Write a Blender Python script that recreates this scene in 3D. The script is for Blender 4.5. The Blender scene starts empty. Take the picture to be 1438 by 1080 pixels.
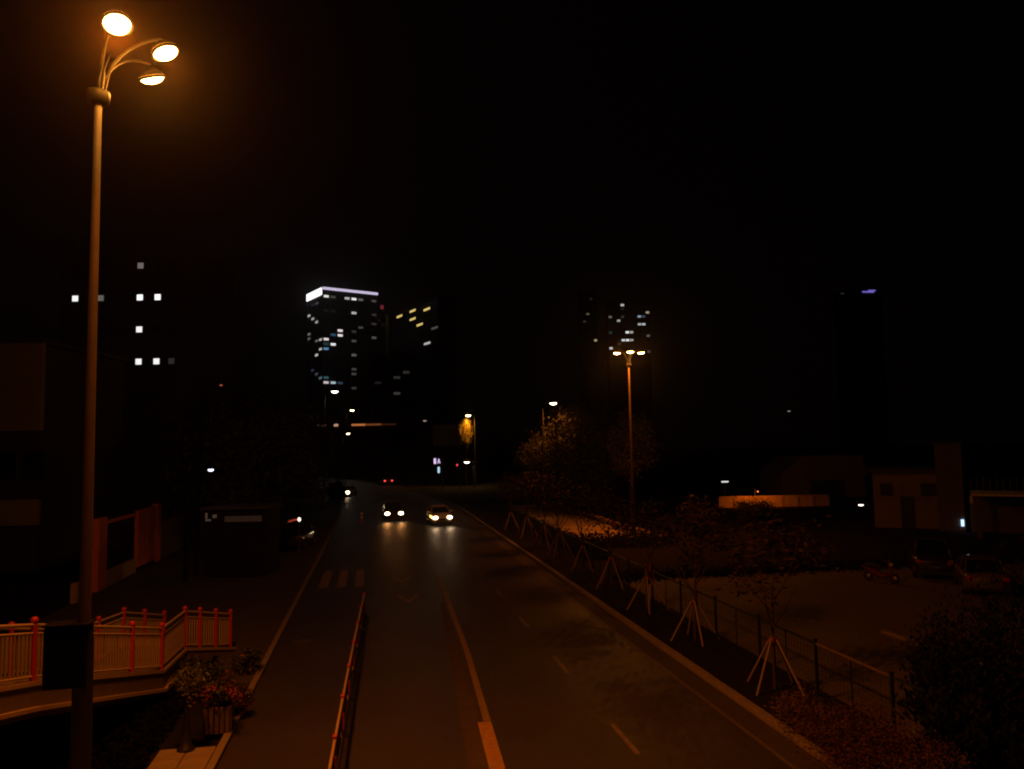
import bpy, math, random
from mathutils import Vector, Matrix
random.seed(7)
rad = math.radians
S = bpy.context.scene
COL = S.collection

# ------------------------------------------------------------------ camera, sky, exposure
F, CX, CY = 1080.0, 719.0, 540.0            # focal length and centre in photo pixels
YAW, PITCH, ROLL, HC = rad(10.23), rad(4.585), rad(1.0), 6.7
FWH = Vector((math.sin(YAW), math.cos(YAW), 0))          # horizontal forward
RT0 = Vector((math.cos(YAW), -math.sin(YAW), 0))
FW = Vector((FWH.x*math.cos(PITCH), FWH.y*math.cos(PITCH), math.sin(PITCH)))
UP0 = RT0.cross(FW)
RT = RT0*math.cos(ROLL) - UP0*math.sin(ROLL)
UP = UP0*math.cos(ROLL) + RT0*math.sin(ROLL)
EYE = Vector((0, 0, HC))
cam_d = bpy.data.cameras.new('camera')
cam_d.sensor_width = 36; cam_d.lens = F/1438*36; cam_d.clip_start = .1; cam_d.clip_end = 3000
cam = bpy.data.objects.new('camera', cam_d); COL.objects.link(cam)
cam.matrix_world = Matrix(((RT.x, UP.x, -FW.x, 0), (RT.y, UP.y, -FW.y, 0), (RT.z, UP.z, -FW.z, HC), (0, 0, 0, 1)))
S.camera = cam

W = bpy.data.worlds.new('World'); S.world = W; W.use_nodes = True
nt = W.node_tree; nt.nodes.clear()
wo = nt.nodes.new('ShaderNodeOutputWorld'); b1 = nt.nodes.new('ShaderNodeBackground'); b2 = nt.nodes.new('ShaderNodeBackground')
ad = nt.nodes.new('ShaderNodeAddShader'); sk = nt.nodes.new('ShaderNodeTexSky')
sk.sky_type = 'NISHITA'; sk.sun_disc = False; sk.sun_elevation = rad(3); sk.sun_rotation = rad(200)
b1.inputs[1].default_value = 0.00002
nt.links.new(sk.outputs[0], b1.inputs[0])
b2.inputs[0].default_value = (1, .5, .42, 1); b2.inputs[1].default_value = 0.0006     # town glow on the night sky
nt.links.new(b1.outputs[0], ad.inputs[0]); nt.links.new(b2.outputs[0], ad.inputs[1]); nt.links.new(ad.outputs[0], wo.inputs[0])
moon = bpy.data.lights.new('moon', 'SUN'); moon.energy = 0.0015; moon.angle = rad(.5); moon.color = (.8, .85, 1)
mo = bpy.data.objects.new('moon', moon); COL.objects.link(mo); mo.rotation_euler = (rad(35), 0, rad(200)); mo.location = (0, 0, 100)
S.view_settings.view_transform = 'Standard'; S.view_settings.look = 'None'
S.view_settings.exposure = 0; S.view_settings.gamma = 1; S.view_settings.use_curve_mapping = False
S.render.engine = 'CYCLES'
S.cycles.use_denoising = True
S.cycles.filter_width = 2.0
S.cycles.max_bounces = 5; S.cycles.diffuse_bounces = 2; S.cycles.glossy_bounces = 3; S.cycles.volume_bounces = 0
S.cycles.sample_clamp_indirect = 2.0
LAMP_P = 2100.0          # one sodium lamp head
SODIUM = (1.0, .162, .007)
HAZE_D = 0.0002

# ------------------------------------------------------------------ helpers
def ray(px, py):
    return (RT*((px-CX)/F) - UP*((py-CY)/F) + FW).normalized()
def G(px, py, z=0.0):                       # pixel to the point at height z
    d = ray(px, py); return EYE + d*((z-HC)/d.z)
def D(px, py, depth):                       # pixel to the point at a horizontal distance
    d = ray(px, py); return EYE + d*(depth/d.dot(FWH))
def C(l, dpt, z=0.0):
    p = RT0*l + FWH*dpt; return Vector((p.x, p.y, z))

class MB:
    def __init__(s): s.v = []; s.f = []; s.sm = []
    def add(s, vs, fs, smooth=False):
        n = len(s.v); s.v += [tuple(v) for v in vs]; s.f += [tuple(i+n for i in f) for f in fs]; s.sm += [smooth]*len(fs); return s
    def box(s, x0, x1, y0, y1, z0, z1, b=0):
        if b:                                # chamfered box
            xs = (x0, x1); ys = (y0, y1); zs = (z0, z1); vs = []; idx = {}
            for i in (0, 1):
                for j in (0, 1):
                    for k in (0, 1):
                        sx, sy, sz = (1, -1)[i], (1, -1)[j], (1, -1)[k]
                        p = (xs[i], ys[j], zs[k])
                        idx[i, j, k, 0] = len(vs); vs.append((p[0], p[1]+sy*b, p[2]+sz*b))
                        idx[i, j, k, 1] = len(vs); vs.append((p[0]+sx*b, p[1], p[2]+sz*b))
                        idx[i, j, k, 2] = len(vs); vs.append((p[0]+sx*b, p[1]+sy*b, p[2]))
            I = idx; fs = []
            for i in (0, 1):
                fs.append([I[i,0,0,0], I[i,1,0,0], I[i,1,1,0], I[i,0,1,0]][::(-1 if i == 0 else 1)])
                fs.append([I[0,i,0,1], I[1,i,0,1], I[1,i,1,1], I[0,i,1,1]][::(1 if i == 0 else -1)])
                fs.append([I[0,0,i,2], I[1,0,i,2], I[1,1,i,2], I[0,1,i,2]][::(-1 if i == 0 else 1)])
                for j in (0, 1):
                    fs.append([I[i,j,0,0], I[i,j,1,0], I[i,j,1,1], I[i,j,0,1]])
                    fs.append([I[i,0,j,0], I[i,1,j,0], I[i,1,j,2], I[i,0,j,2]])
                    fs.append([I[0,i,j,1], I[1,i,j,1], I[1,i,j,2], I[0,i,j,2]])
                    for k in (0, 1): fs.append([I[i,j,k,0], I[i,j,k,1], I[i,j,k,2]])
            return s.add(vs, fs)
        return s.add([(x0,y0,z0),(x1,y0,z0),(x1,y1,z0),(x0,y1,z0),(x0,y0,z1),(x1,y0,z1),(x1,y1,z1),(x0,y1,z1)],
                     [(0,3,2,1),(4,5,6,7),(0,1,5,4),(1,2,6,5),(2,3,7,6),(3,0,4,7)])
    def quad(s, a, b, c, d): return s.add([a, b, c, d], [(0, 1, 2, 3)])
    def tube(s, pts, r, n=8, caps=True):
        pts = [Vector(p) for p in pts]; rs = r if isinstance(r, (list, tuple)) else [r]*len(pts)
        vs = []; fs = []
        for i, p in enumerate(pts):
            t = (pts[min(i+1, len(pts)-1)]-pts[max(i-1, 0)]).normalized()
            a = t.cross(Vector((0, 0, 1)) if abs(t.z) < .9 else Vector((1, 0, 0))).normalized(); b = t.cross(a)
            for k in range(n):
                th = 2*math.pi*k/n; vs.append(p + (a*math.cos(th)+b*math.sin(th))*rs[i])
        for i in range(len(pts)-1):
            for k in range(n):
                fs.append((i*n+k, i*n+(k+1) % n, (i+1)*n+(k+1) % n, (i+1)*n+k))
        s.add(vs, fs, True)
        if caps:
            m = len(pts)-1; s.add([vs[k] for k in range(n)], [tuple(range(n))[::-1]]); s.add([vs[m*n+k] for k in range(n)], [tuple(range(n))])
        return s
    def lathe(s, prof, n=16, M=None):        # prof: (r, z)
        vs = []; fs = []
        for r, z in prof:
            for k in range(n):
                th = 2*math.pi*k/n; v = Vector((r*math.cos(th), r*math.sin(th), z)); vs.append(M @ v if M else v)
        for i in range(len(prof)-1):
            for k in range(n): fs.append((i*n+k, i*n+(k+1) % n, (i+1)*n+(k+1) % n, (i+1)*n+k))
        return s.add(vs, fs, True)
    def ball(s, c, r, n=10, M=None, sq=(1, 1, 1)):
        prof = [(max(1e-4, r*math.sin(math.pi*i/(n//2+2))), -r*math.cos(math.pi*i/(n//2+2))) for i in range(n//2+3)]
        T = Matrix.Translation(Vector(c)) @ Matrix.Diagonal((*sq, 1))
        return s.lathe(prof, n, (M @ T) if M else T)
    def mesh(s, name, mat):
        me = bpy.data.meshes.new(name); me.from_pydata(s.v, [], s.f)
        me.polygons.foreach_set('use_smooth', s.sm); me.validate(); me.update()
        if mat: me.materials.append(mat)
        return me
    def build(s, name, mat, parent=None, **kw): return put(name, s.mesh(name, mat), parent, **kw)

def put(name, me, parent=None, loc=None, rot=None, label=None, kind=None):
    o = bpy.data.objects.new(name, me); COL.objects.link(o)
    if parent: o.parent = parent
    if loc is not None: o.location = loc
    if rot is not None: o.rotation_euler = rot
    if label: o['label'] = label
    if kind: o['kind'] = kind
    return o
def tag(o, label, cat, group=None):
    o['label'] = label; o['category'] = cat
    if group: o['group'] = group
    return o
def thing(name, label, cat, loc=(0, 0, 0), rz=0, group=None):
    o = bpy.data.objects.new(name, None); COL.objects.link(o); o.location = loc; o.rotation_euler = (0, 0, rz); o.empty_display_size = .2
    return tag(o, label, cat, group)
def copy_tree(o, parent=None):
    c = o.copy(); COL.objects.link(c)
    if parent: c.parent = parent
    for ch in list(o.children): copy_tree(ch, c)
    return c

# ------------------------------------------------------------------ materials
def mat(name, col, rough=.7, metal=0, nscale=6, namt=.25, bump=0, bscale=60, emit=None, estr=0, spec=.5, coat=0):
    m = bpy.data.materials.new(name); m.use_nodes = True; t = m.node_tree; p = t.nodes['Principled BSDF']
    p.inputs['Roughness'].default_value = rough; p.inputs['Metallic'].default_value = metal
    p.inputs['Specular IOR Level'].default_value = spec; p.inputs['Coat Weight'].default_value = coat
    tc = t.nodes.new('ShaderNodeTexCoord'); nz = t.nodes.new('ShaderNodeTexNoise'); nz.inputs['Scale'].default_value = nscale; nz.inputs['Detail'].default_value = 5
    t.links.new(tc.outputs['Object'], nz.inputs['Vector'])
    mx = t.nodes.new('ShaderNodeMix'); mx.data_type = 'RGBA'
    mx.inputs[6].default_value = (*[c*(1-namt) for c in col], 1); mx.inputs[7].default_value = (*[min(1, c*(1+namt)) for c in col], 1)
    t.links.new(nz.outputs[0], mx.inputs[0]); t.links.new(mx.outputs[2], p.inputs['Base Color'])
    if bump:
        n2 = t.nodes.new('ShaderNodeTexNoise'); n2.inputs['Scale'].default_value = bscale; n2.inputs['Detail'].default_value = 3
        t.links.new(tc.outputs['Object'], n2.inputs['Vector']); bp = t.nodes.new('ShaderNodeBump'); bp.inputs['Strength'].default_value = bump; bp.inputs['Distance'].default_value = .02
        t.links.new(n2.outputs[0], bp.inputs['Height']); t.links.new(bp.outputs[0], p.inputs['Normal'])
    if emit:
        p.inputs['Emission Color'].default_value = (*emit, 1); p.inputs['Emission Strength'].default_value = estr
        m.cycles.emission_sampling = 'NONE'
    return m
def asphalt(name, col, rough):
    m = mat(name, col, rough, nscale=.35, namt=.35, bump=.25, bscale=90)
    t = m.node_tree; p = t.nodes['Principled BSDF']; tc = t.nodes['Texture Coordinate']
    n = t.nodes.new('ShaderNodeTexNoise'); n.inputs['Scale'].default_value = .22; n.inputs['Detail'].default_value = 6
    mp = t.nodes.new('ShaderNodeMapping'); mp.inputs['Scale'].default_value = (2.2, .35, 1)      # wheel-worn bands along the road
    t.links.new(tc.outputs['Object'], mp.inputs[0]); t.links.new(mp.outputs[0], n.inputs['Vector'])
    r = t.nodes.new('ShaderNodeMapRange'); r.inputs[3].default_value = rough-.12; r.inputs[4].default_value = rough+.14
    t.links.new(n.outputs[0], r.inputs[0]); t.links.new(r.outputs[0], p.inputs['Roughness'])
    return m
def glow(name, col, st): return mat(name, tuple(c*.3 for c in col), .4, emit=col, estr=st, namt=0)
M = {}
M['asphalt'] = asphalt('asphalt', (.042, .04, .038), .5)
M['lot'] = asphalt('lot_concrete', (.115, .105, .095), .75)
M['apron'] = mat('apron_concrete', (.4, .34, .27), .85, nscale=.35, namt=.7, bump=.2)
M['soil'] = mat('soil', (.014, .013, .01), .95, spec=.1, nscale=3, bump=.6, bscale=20)
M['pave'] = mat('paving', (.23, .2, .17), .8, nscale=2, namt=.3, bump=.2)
M['pave_shaded'] = mat('shaded_paving', (.05, .047, .043), .85, nscale=2, namt=.3, bump=.2)  # paving with the shade of the left trees put into its colour
M['kerb'] = mat('kerb_stone', (.2, .185, .17), .8, nscale=4, bump=.2)
M['gutter'] = mat('gutter', (.05, .048, .045), .8, nscale=4, bump=.3)
M['white_line'] = mat('white_line', (.1, .094, .088), .7, nscale=9, namt=.5)
M['faded_line'] = mat('faded_line', (.17, .15, .12), .75, nscale=5, namt=.55)
M['bar_paint'] = mat('bar_paint', (.24, .2, .17), .75, nscale=3, namt=.4)
M['median'] = mat('median_paint', (.058, .046, .03), .7, nscale=2, namt=.5)
M['yellow_line'] = mat('yellow_line', (.36, .22, .05), .7, nscale=6, namt=.5)
M['yellow_faded'] = mat('yellow_faded', (.2, .15, .055), .75, nscale=5, namt=.5)
M['pole'] = mat('lamp_pole', (.11, .095, .08), .5, nscale=3, spec=.4)
M['pole_dark'] = mat('pole_sleeve', (.008, .008, .008), .9, spec=.15)
M['housing'] = mat('lamp_housing', (.005, .005, .005), .7, spec=.2)
M['arm'] = mat('lamp_arm', (.012, .01, .009), .6, spec=.3)
M['lens'] = glow('lamp_lens', (1, .62, .2), 26)
M['bloom_ring'] = glow('lamp_bloom_ring', (1, .46, .05), 2.4)  # emissive colour standing in for lens bloom, no real lamp part
M['lens_warm'] = glow('lamp_lens_warm', (1, .75, .4), 12)
M['lens_white'] = glow('lamp_lens_white', (1, .92, .8), 6)
M['red_dull'] = mat('scooter_red', (.13, .015, .012), .5)
M['red'] = mat('red_paint', (.5, .03, .015), .45, nscale=8)
M['tan'] = mat('tan_paint', (.42, .33, .24), .6, nscale=5)
M['stair'] = mat('stair_concrete', (.15, .12, .095), .8, nscale=3, bump=.3)
M['steel'] = mat('galvanised_steel', (.5, .47, .42), .45, metal=.2, nscale=10)
M['black'] = mat('black_metal', (.015, .015, .015), .5)
M['green'] = mat('fence_green', (.008, .022, .015), .6)
M['rail_lit'] = mat('lit_rail_paint', (.16, .12, .08), .6, nscale=12, namt=.5)  # paler tan rail colour with the lamplight painted in
M['wood'] = mat('stake_wood', (.27, .235, .19), .8, nscale=20)
M['bark'] = mat('bark', (.05, .038, .028), .95, nscale=14, bump=.8, bscale=30)
M['leaf'] = mat('leaves_dark', (.035, .05, .018), .7, nscale=1.2, namt=.5)
M['leaf_deep'] = mat('leaves_deep', (.009, .013, .007), .9, spec=.1, nscale=1.2, namt=.5)
M['leaf_dry'] = mat('leaves_olive', (.09, .085, .03), .7, nscale=1.2, namt=.5)
M['leaf_red'] = mat('leaves_red', (.022, .012, .011), .75, nscale=3, namt=.5)
M['leaf_lime'] = mat('leaves_lime', (.085, .1, .025), .7, nscale=4, namt=.4)
M['petal'] = mat('petals_pink', (.28, .04, .08), .6, nscale=6)
M['petal_orange'] = mat('petals_orange', (.4, .13, .03), .6, nscale=6)
M['wall_tan'] = mat('rendered_wall', (.42, .34, .26), .85, nscale=1.5, namt=.25, bump=.25, bscale=25)
M['wall_mid'] = mat('stained_render', (.2, .165, .13), .85, nscale=.7, namt=.45, bump=.25, bscale=25)
M['kiosk'] = mat('kiosk_dark_panel', (.014, .013, .013), .7, spec=.2)
M['wall_dim'] = mat('facade_render', (.12, .105, .09), .85, nscale=.8, namt=.25)
M['wall_far'] = mat('far_facade', (.06, .058, .058), .85, nscale=.1)
M['roof'] = mat('roof_sheet', (.06, .055, .05), .8, nscale=1)
M['white'] = mat('white_paint', (.7, .7, .68), .6)
M['dark_win'] = mat('unlit_glass', (.012, .013, .016), .5, namt=0)
M['gate_red'] = mat('gate_red', (.75, .2, .07), .6, nscale=3)
M['tyre'] = mat('tyre_rubber', (.02, .02, .02), .85)
M['rim'] = mat('wheel_rim', (.4, .4, .4), .35, metal=.7)
M['car_glass'] = mat('car_glass', (.01, .011, .013), .08, namt=0)
M['plastic'] = mat('black_plastic', (.02, .02, .02), .6)
M['plate'] = mat('licence_plate', (.06, .12, .4), .5)
M['head_on'] = glow('headlight_lit', (1, .78, .45), 9)
M['head_off'] = mat('headlight_clear', (.6, .6, .6), .15)
M['tail_on'] = glow('tail_lit', (1, .05, .04), 2.2)
M['tail_off'] = mat('tail_lens', (.4, .02, .02), .2)
M['amber_on'] = glow('indicator_lit', (1, .5, .12), 4)
M['grey_panel'] = mat('billboard_panel', (.3, .3, .34), .7, nscale=.6)

# ------------------------------------------------------------------ haze (thin night mist round the lamps)
hm = bpy.data.materials.new('haze'); hm.use_nodes = True; t = hm.node_tree; t.nodes.clear()
ho = t.nodes.new('ShaderNodeOutputMaterial'); hv = t.nodes.new('ShaderNodeVolumePrincipled')
hv.inputs['Color'].default_value = (.9, .9, .9, 1); hv.inputs['Density'].default_value = HAZE_D; hv.inputs['Anisotropy'].default_value = .93
t.links.new(hv.outputs[0], ho.inputs['Volume'])
hz = MB().box(-610, 790, -60, 790, -1.2, 150).build('haze', hm, kind='stuff'); hz['label'] = 'thin night haze round the street lamps'

# ------------------------------------------------------------------ ground, road
def bend(y): return 0 if y < 78 else -(.0016*(y-78)**2 if y < 190 else .0016*112**2+.36*(y-190))
def strip(name, x0, x1, y0, y1, z, m, parent=None, kind=None, step=4, z0=None):
    b = MB(); ys = [y0]
    while ys[-1] < y1-1e-6: ys.append(min(y1, ys[-1]+(step if ys[-1] >= 70 else 8)))
    for a, c in zip(ys, ys[1:]):
        A, Cc = bend(a), bend(c)
        b.quad((x0+A, a, z), (x1+A, a, z), (x1+Cc, c, z), (x0+Cc, c, z))
        if z0 is not None:
            b.quad((x0+A, a, z0), (x0+A, a, z), (x0+Cc, c, z), (x0+Cc, c, z0)); b.quad((x1+A, a, z0), (x1+Cc, c, z0), (x1+Cc, c, z), (x1+A, a, z))
    if z0 is not None:
        for yy, s in ((y0, 1), (y1, -1)):
            A = bend(yy); q = [(x0+A, yy, z0), (x1+A, yy, z0), (x1+A, yy, z), (x0+A, yy, z)]; b.quad(*q[::s])
    return b.build(name, m, parent, kind=kind)
XL, XR = -3.3, 9.2
MB().quad((-600, -50, -.02), (780, -50, -.02), (780, 780, -.02), (-600, 780, -.02)).build('ground', M['soil'], kind='structure')
road = strip('road', XL, XR, -40, 330, 0, M['asphalt'], kind='structure')
strip('gutter', XR-.62, XR, -40, 150, .004, M['gutter'], road)
strip('edge_line', XR-.76, XR-.64, -40, 150, .004, M['white_line'], road)
def cx(y): return 2.5+.043*(y-16) if y < 26 else 2.93+.02*(y-26)
def ribbon(name, fl, fr, y0, y1, z, m):
    b = MB(); n = max(1, int((y1-y0)/2)); ys = [y0+(y1-y0)*k/n for k in range(n+1)]
    for a, c in zip(ys, ys[1:]): b.quad((fl(a), a, z), (fr(a), a, z), (fr(c), c, z), (fl(c), c, z))
    return b.build(name, m, road)
ribbon('median_paint', lambda y: 1.9+.05*(y-16), lambda y: cx(y)-.1, -10, 34, .003, M['median'])
ribbon('centre_line_stripe', lambda y: cx(y)-.17, lambda y: cx(y)+.16, -10, 19.2, .007, M['yellow_line'])
ribbon('centre_line', lambda y: cx(y)-.02, lambda y: cx(y)+.16, 19.2, 40, .007, M['yellow_faded'])
for k, y in enumerate((10.6, 16.5, 22.6, 28.6, 34.6, 40.6)):
    strip('lane_dash', 5.56, 5.68, y, y+1.9, .004, M['faded_line'], road)
for k in range(3):
    strip('crossing_bar', -2.68+k*.86, -2.24+k*.86, 39.0, 44.4, .004, M['bar_paint'], road)
for (ax_, ay_) in ((1.4, 40.2), (1.5, 35.1)):                  # worn chevrons in the lane
    a = MB(); z = .004
    for sgn in (-1, 1): a.quad((ax_, ay_-.9, z), (ax_+sgn*.45, ay_+.7, z), (ax_+sgn*.45, ay_+1.3, z), (ax_, ay_-.2, z))
    a.build('chevron', M['bar_paint'], road)
q = G(425, 901); mh = MB().lathe([(.36, .003), (.36, .012), (.31, .012), (.3, .007), (.0001, .007)], 24).build('manhole_cover', mat('manhole_iron', (.07, .066, .062), .6, nscale=12), road, loc=(q.x, q.y, 0))
# kerbs: single kerb stones near, one run of stone beyond
for (x0, x1, yk, name, top) in ((XR, XR+.22, 52, 'kerb_right', .14), (XL-.18, XL, 46, 'kerb_left', .12)):
    k = strip(name, x0, x1, yk, 170, top, M['kerb'], kind='structure', z0=-.02)
    me = MB().box(x0+.002, x1-.002, .006, .994, -.02, top, .012).mesh('kerb_stone', M['kerb'])
    for i in range(8, yk):
        put('kerb_stone', me, k, loc=(random.uniform(-.004, .004), i, random.uniform(-.006, .004)))
# left pavement and verge, right planting strip and lot
strip('pavement_left', -13.2, XL-.18, 23.6, 150, .1, M['pave_shaded'], kind='structure', z0=-.02)
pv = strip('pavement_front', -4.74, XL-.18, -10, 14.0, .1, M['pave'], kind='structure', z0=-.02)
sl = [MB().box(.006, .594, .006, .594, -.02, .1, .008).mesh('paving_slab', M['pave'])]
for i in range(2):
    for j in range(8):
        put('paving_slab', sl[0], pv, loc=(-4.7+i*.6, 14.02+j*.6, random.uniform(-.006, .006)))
strip('planting_strip', XR+.22, 11.5, -20, 75, .11, M['soil'], kind='structure', z0=-.02)
MB().box(11.9, 60, 4, 37, -.02, .02).build('parking_lot', M['lot'], kind='structure')

# ------------------------------------------------------------------ lights
def spot(name, parent, loc, direction, power, col, size=150, blend=1.0, r=.12):
    l = bpy.data.lights.new(name, 'SPOT'); l.energy = power; l.color = col; l.spot_size = rad(size); l.spot_blend = blend; l.shadow_soft_size = r
    o = bpy.data.objects.new(name, l); COL.objects.link(o); o.parent = parent; o.location = loc
    o.rotation_euler = Vector(direction).to_track_quat('-Z', 'Y').to_euler(); return o

def cluster_lamp(label, base, top, angles, tilt, power, box=False, group=None, lensr=.215, head_r=1.15, sleeve=3.6):
    t = thing('street_lamp', label, 'street lamp', base, 0, group)
    MB().tube([(0, 0, 0), (0, 0, sleeve*.98), (0, 0, top-2)], [.115, .1, .08] if not sleeve else [.135, .1, .068], 16).tube([(0, 0, top-2), (0, 0, top-.8)], [.068, .062], 14).build('pole', M['pole'], t)
    MB().lathe([(.3, 0), (.3, .05), (.17, .12), (.155, sleeve-.1), (.12, sleeve)], 16).build('base_sleeve', M['pole_dark'], t)
    MB().lathe([(.0001, -1.0), (.1, -1.0), (.19, -.97), (.2, -.8), (.19, -.78), (.0001, -.77)], 18, Matrix.Translation((0, 0, top))).build('collar', M['arm'], t)
    for a in angles:
        a_ = a+.35; MB().tube([(math.cos(a_)*.1, math.sin(a_)*.1, top-.78), (math.cos(a_)*.16, math.sin(a_)*.16, top-.4), (math.cos(a_)*.34, math.sin(a_)*.34, top-.1)], [.02, .016, .01], 6).build('stay_rod', M['arm'], t)
        dx, dy = math.cos(a), math.sin(a)
        pts = []
        for i in range(9):
            q = i/8; rr = .06+(head_r-.12)*(q**1.7); pts.append((dx*rr, dy*rr, top-.75+1.0*math.sin(q*1.45)))
        MB().tube(pts, [.035-.012*i/8 for i in range(9)], 8).build('arm', M['arm'], t)
        ax = Vector((dx*math.sin(tilt), dy*math.sin(tilt), -math.cos(tilt)))      # lens axis
        R = ax.to_track_quat('Z', 'Y').to_matrix().to_4x4(); T = Matrix.Translation((dx*head_r, dy*head_r, top)) @ R
        h = MB().lathe([(.0001, -.2), (.09, -.19), (.2, -.1), (lensr*1.15, -.01), (lensr*1.18, .03), (lensr*1.02, .03)], 20, T).build('lamp_head', M['housing'], t)
        MB().lathe([(lensr, .0), (lensr*.92, .045), (lensr*.72, .08), (lensr*.4, .105), (.0001, .11)], 20, T).build('lens', M['lens'], h)
        MB().lathe([(lensr*1.13, -.02), (lensr*1.14, .02), (lensr*1.0, .03), (lensr*.99, -.005)], 20, T).build('bloom_ring', M['bloom_ring'], h)  # added glowing ring that imitates bloom round the lens
        p = Vector((dx*head_r, dy*head_r, top)) + ax*.26
        lt = tilt*1.55; ax2 = Vector((dx*math.sin(lt), dy*math.sin(lt), -math.cos(lt)))
        spot('lamp_light', t, p, ax2, power, SODIUM, 140)
        pl = bpy.data.lights.new('lens_spill', 'POINT'); pl.energy = power*.16; pl.color = (1, .33, .03); pl.shadow_soft_size = .12
        po = bpy.data.objects.new('lens_spill', pl); COL.objects.link(po); po.parent = t; po.location = p
    if box:
        bx = MB().box(-.58, .1, -.16, .18, 2.68, 3.7, .02).build('control_box', M['pole_dark'], t)
        MB().box(-.6, .12, -.18, .2, 3.705, 3.735).build('lid', M['pole_dark'], bx)
    return t
def cam_ang(l, d):                           # direction given by camera right / forward
    v = RT0*l + FWH*d; return math.atan2(v.y, v.x)
pA = D(139, 100, 13.4); topz = D(140, 70, 13.5).z
base = Vector((pA.x, pA.y, .1))
angs = [cam_ang(*(lambda q: (q.dot(RT0), q.dot(FWH)))(D(px, py, dp) - D(139, 70, 13.4))) for px, py, dp in ((165, 28, 12.49), (237, 73, 13.5), (211, 108, 14.43))]
headz = D(237, 73, 13.5).z
lampA = cluster_lamp('tall near street lamp with three bright sodium heads beside the stair', base, headz-.1, angs, rad(24), LAMP_P, box=True, group='three-headed sodium street lamps')
lampA.rotation_euler = (0, rad(-.0), 0)
pB = D(885.5, 600, 57); zB = D(883, 496, 57).z
cluster_lamp('distant three-headed sodium street lamp rising behind the roadside trees', (pB.x, pB.y, 0), zB, [cam_ang(-.87, -.3), cam_ang(0, -1), cam_ang(.87, -.3)], rad(4), LAMP_P*.6, group='three-headed sodium street lamps', lensr=.25, head_r=.95)

def single_lamp(px, py, depth, label, m, power, col, r=.3, side=1, name='street_lamp', tall=True):
    p = D(px, py, depth); h = p.z
    t = thing(name, label, 'street lamp', (p.x, p.y, 0))
    MB().tube([(side*1.2, 0, 0), (side*1.15, 0, h*.6), (side*1.1, 0, h-.6), (side*.9, 0, h+.05), (side*.3, 0, h+.2)], [.11, .09, .06, .05, .045], 8).build('pole', M['pole'] if depth > 60 else M['pole_dark'], t)
    hd = MB().ball((0, 0, h+.1), r*1.15, 12, sq=(1.25, 1, .45)).build('lamp_head', M['housing'], t)
    MB().ball((0, 0, h), r, 12, sq=(1.15, .9, .62)).build('lens', m, hd)
    if power: spot('lamp_light', t, (0, 0, h-r*.9), (0, 0, -1), power, col, 150, 1, .15)
    return t
single_lamp(777, 566, 77, 'lone warm white street lamp above the lit roadside tree', M['lens_warm'], 1250, (1, .27, .03), .3, -1)
single_lamp(657.5, 583, 133.2, 'warm street lamp beside the small yellow-lit tree down the road', M['lens_warm'], 2600, (1, .42, .035), .42, 1)
single_lamp(470, 549.5, 88, 'white street lamp high over the left kerb below the lit office tower', M['lens_white'], 60, (1, .9, .8), .34, -1)
single_lamp(494.5, 576, 150, 'pale street lamp just above the lit strip of the far viaduct', M['lens_warm'], 60, (1, .7, .4), .34, -1)
single_lamp(488.5, 608.5, 170, 'small warm lamp just below the lit strip of the far viaduct', M['lens_warm'], 60, (1, .7, .4), .4, -1)
single_lamp(596.5, 590.5, 170, 'dim pinkish lamp left of the dark billboard', glow('lens_dim', (1, .7, .6), .5), 0, None, .35, -1)
single_lamp(655.5, 648.5, 128, 'low white lamp right of the red traffic light', M['lens_white'], 30, (1, .95, .9), .42, 1)
single_lamp(1209, 709, 80, 'small white yard lamp left of the low plastered building', M['lens_white'], 20, (1, .95, .9), .2, 1)
single_lamp(1108, 577, 160, 'faint far lamp alone in the dark above the right yard', glow('lens_faint', (1, .9, .7), .25), 0, None, .3, 1)
single_lamp(296, 660, 40, 'small blue-white lamp on a pole before the dark left trees', glow('lens_blue', (.75, .7, 1), 2.5), 6, (.7, .7, 1), .13, -1)
single_lamp(310.5, 541, 42, 'tiny red light high above the dark left trees', glow('lens_red', (1, .15, .1), .35), 0, None, .075, -1)
# flat white lamp bar on its post
p = D(1018, 676, 88); t = thing('yard_lamp', 'flat white lamp bar on a thin post behind the orange-lit wall', 'yard lamp', (p.x, p.y, 0))
MB().tube([(0, 0, 0), (0, 0, p.z+.05)], .05, 8).build('pole', M['pole'], t)
hd = MB().box(-.42, .42, -.12, .12, p.z+.04, p.z+.14).build('lamp_head', M['housing'], t)
MB().box(-.38, .38, -.1, .1, p.z-.12, p.z+.036).build('lens', glow('lens_bar', (1, 1, 1), .8), hd)

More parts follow.
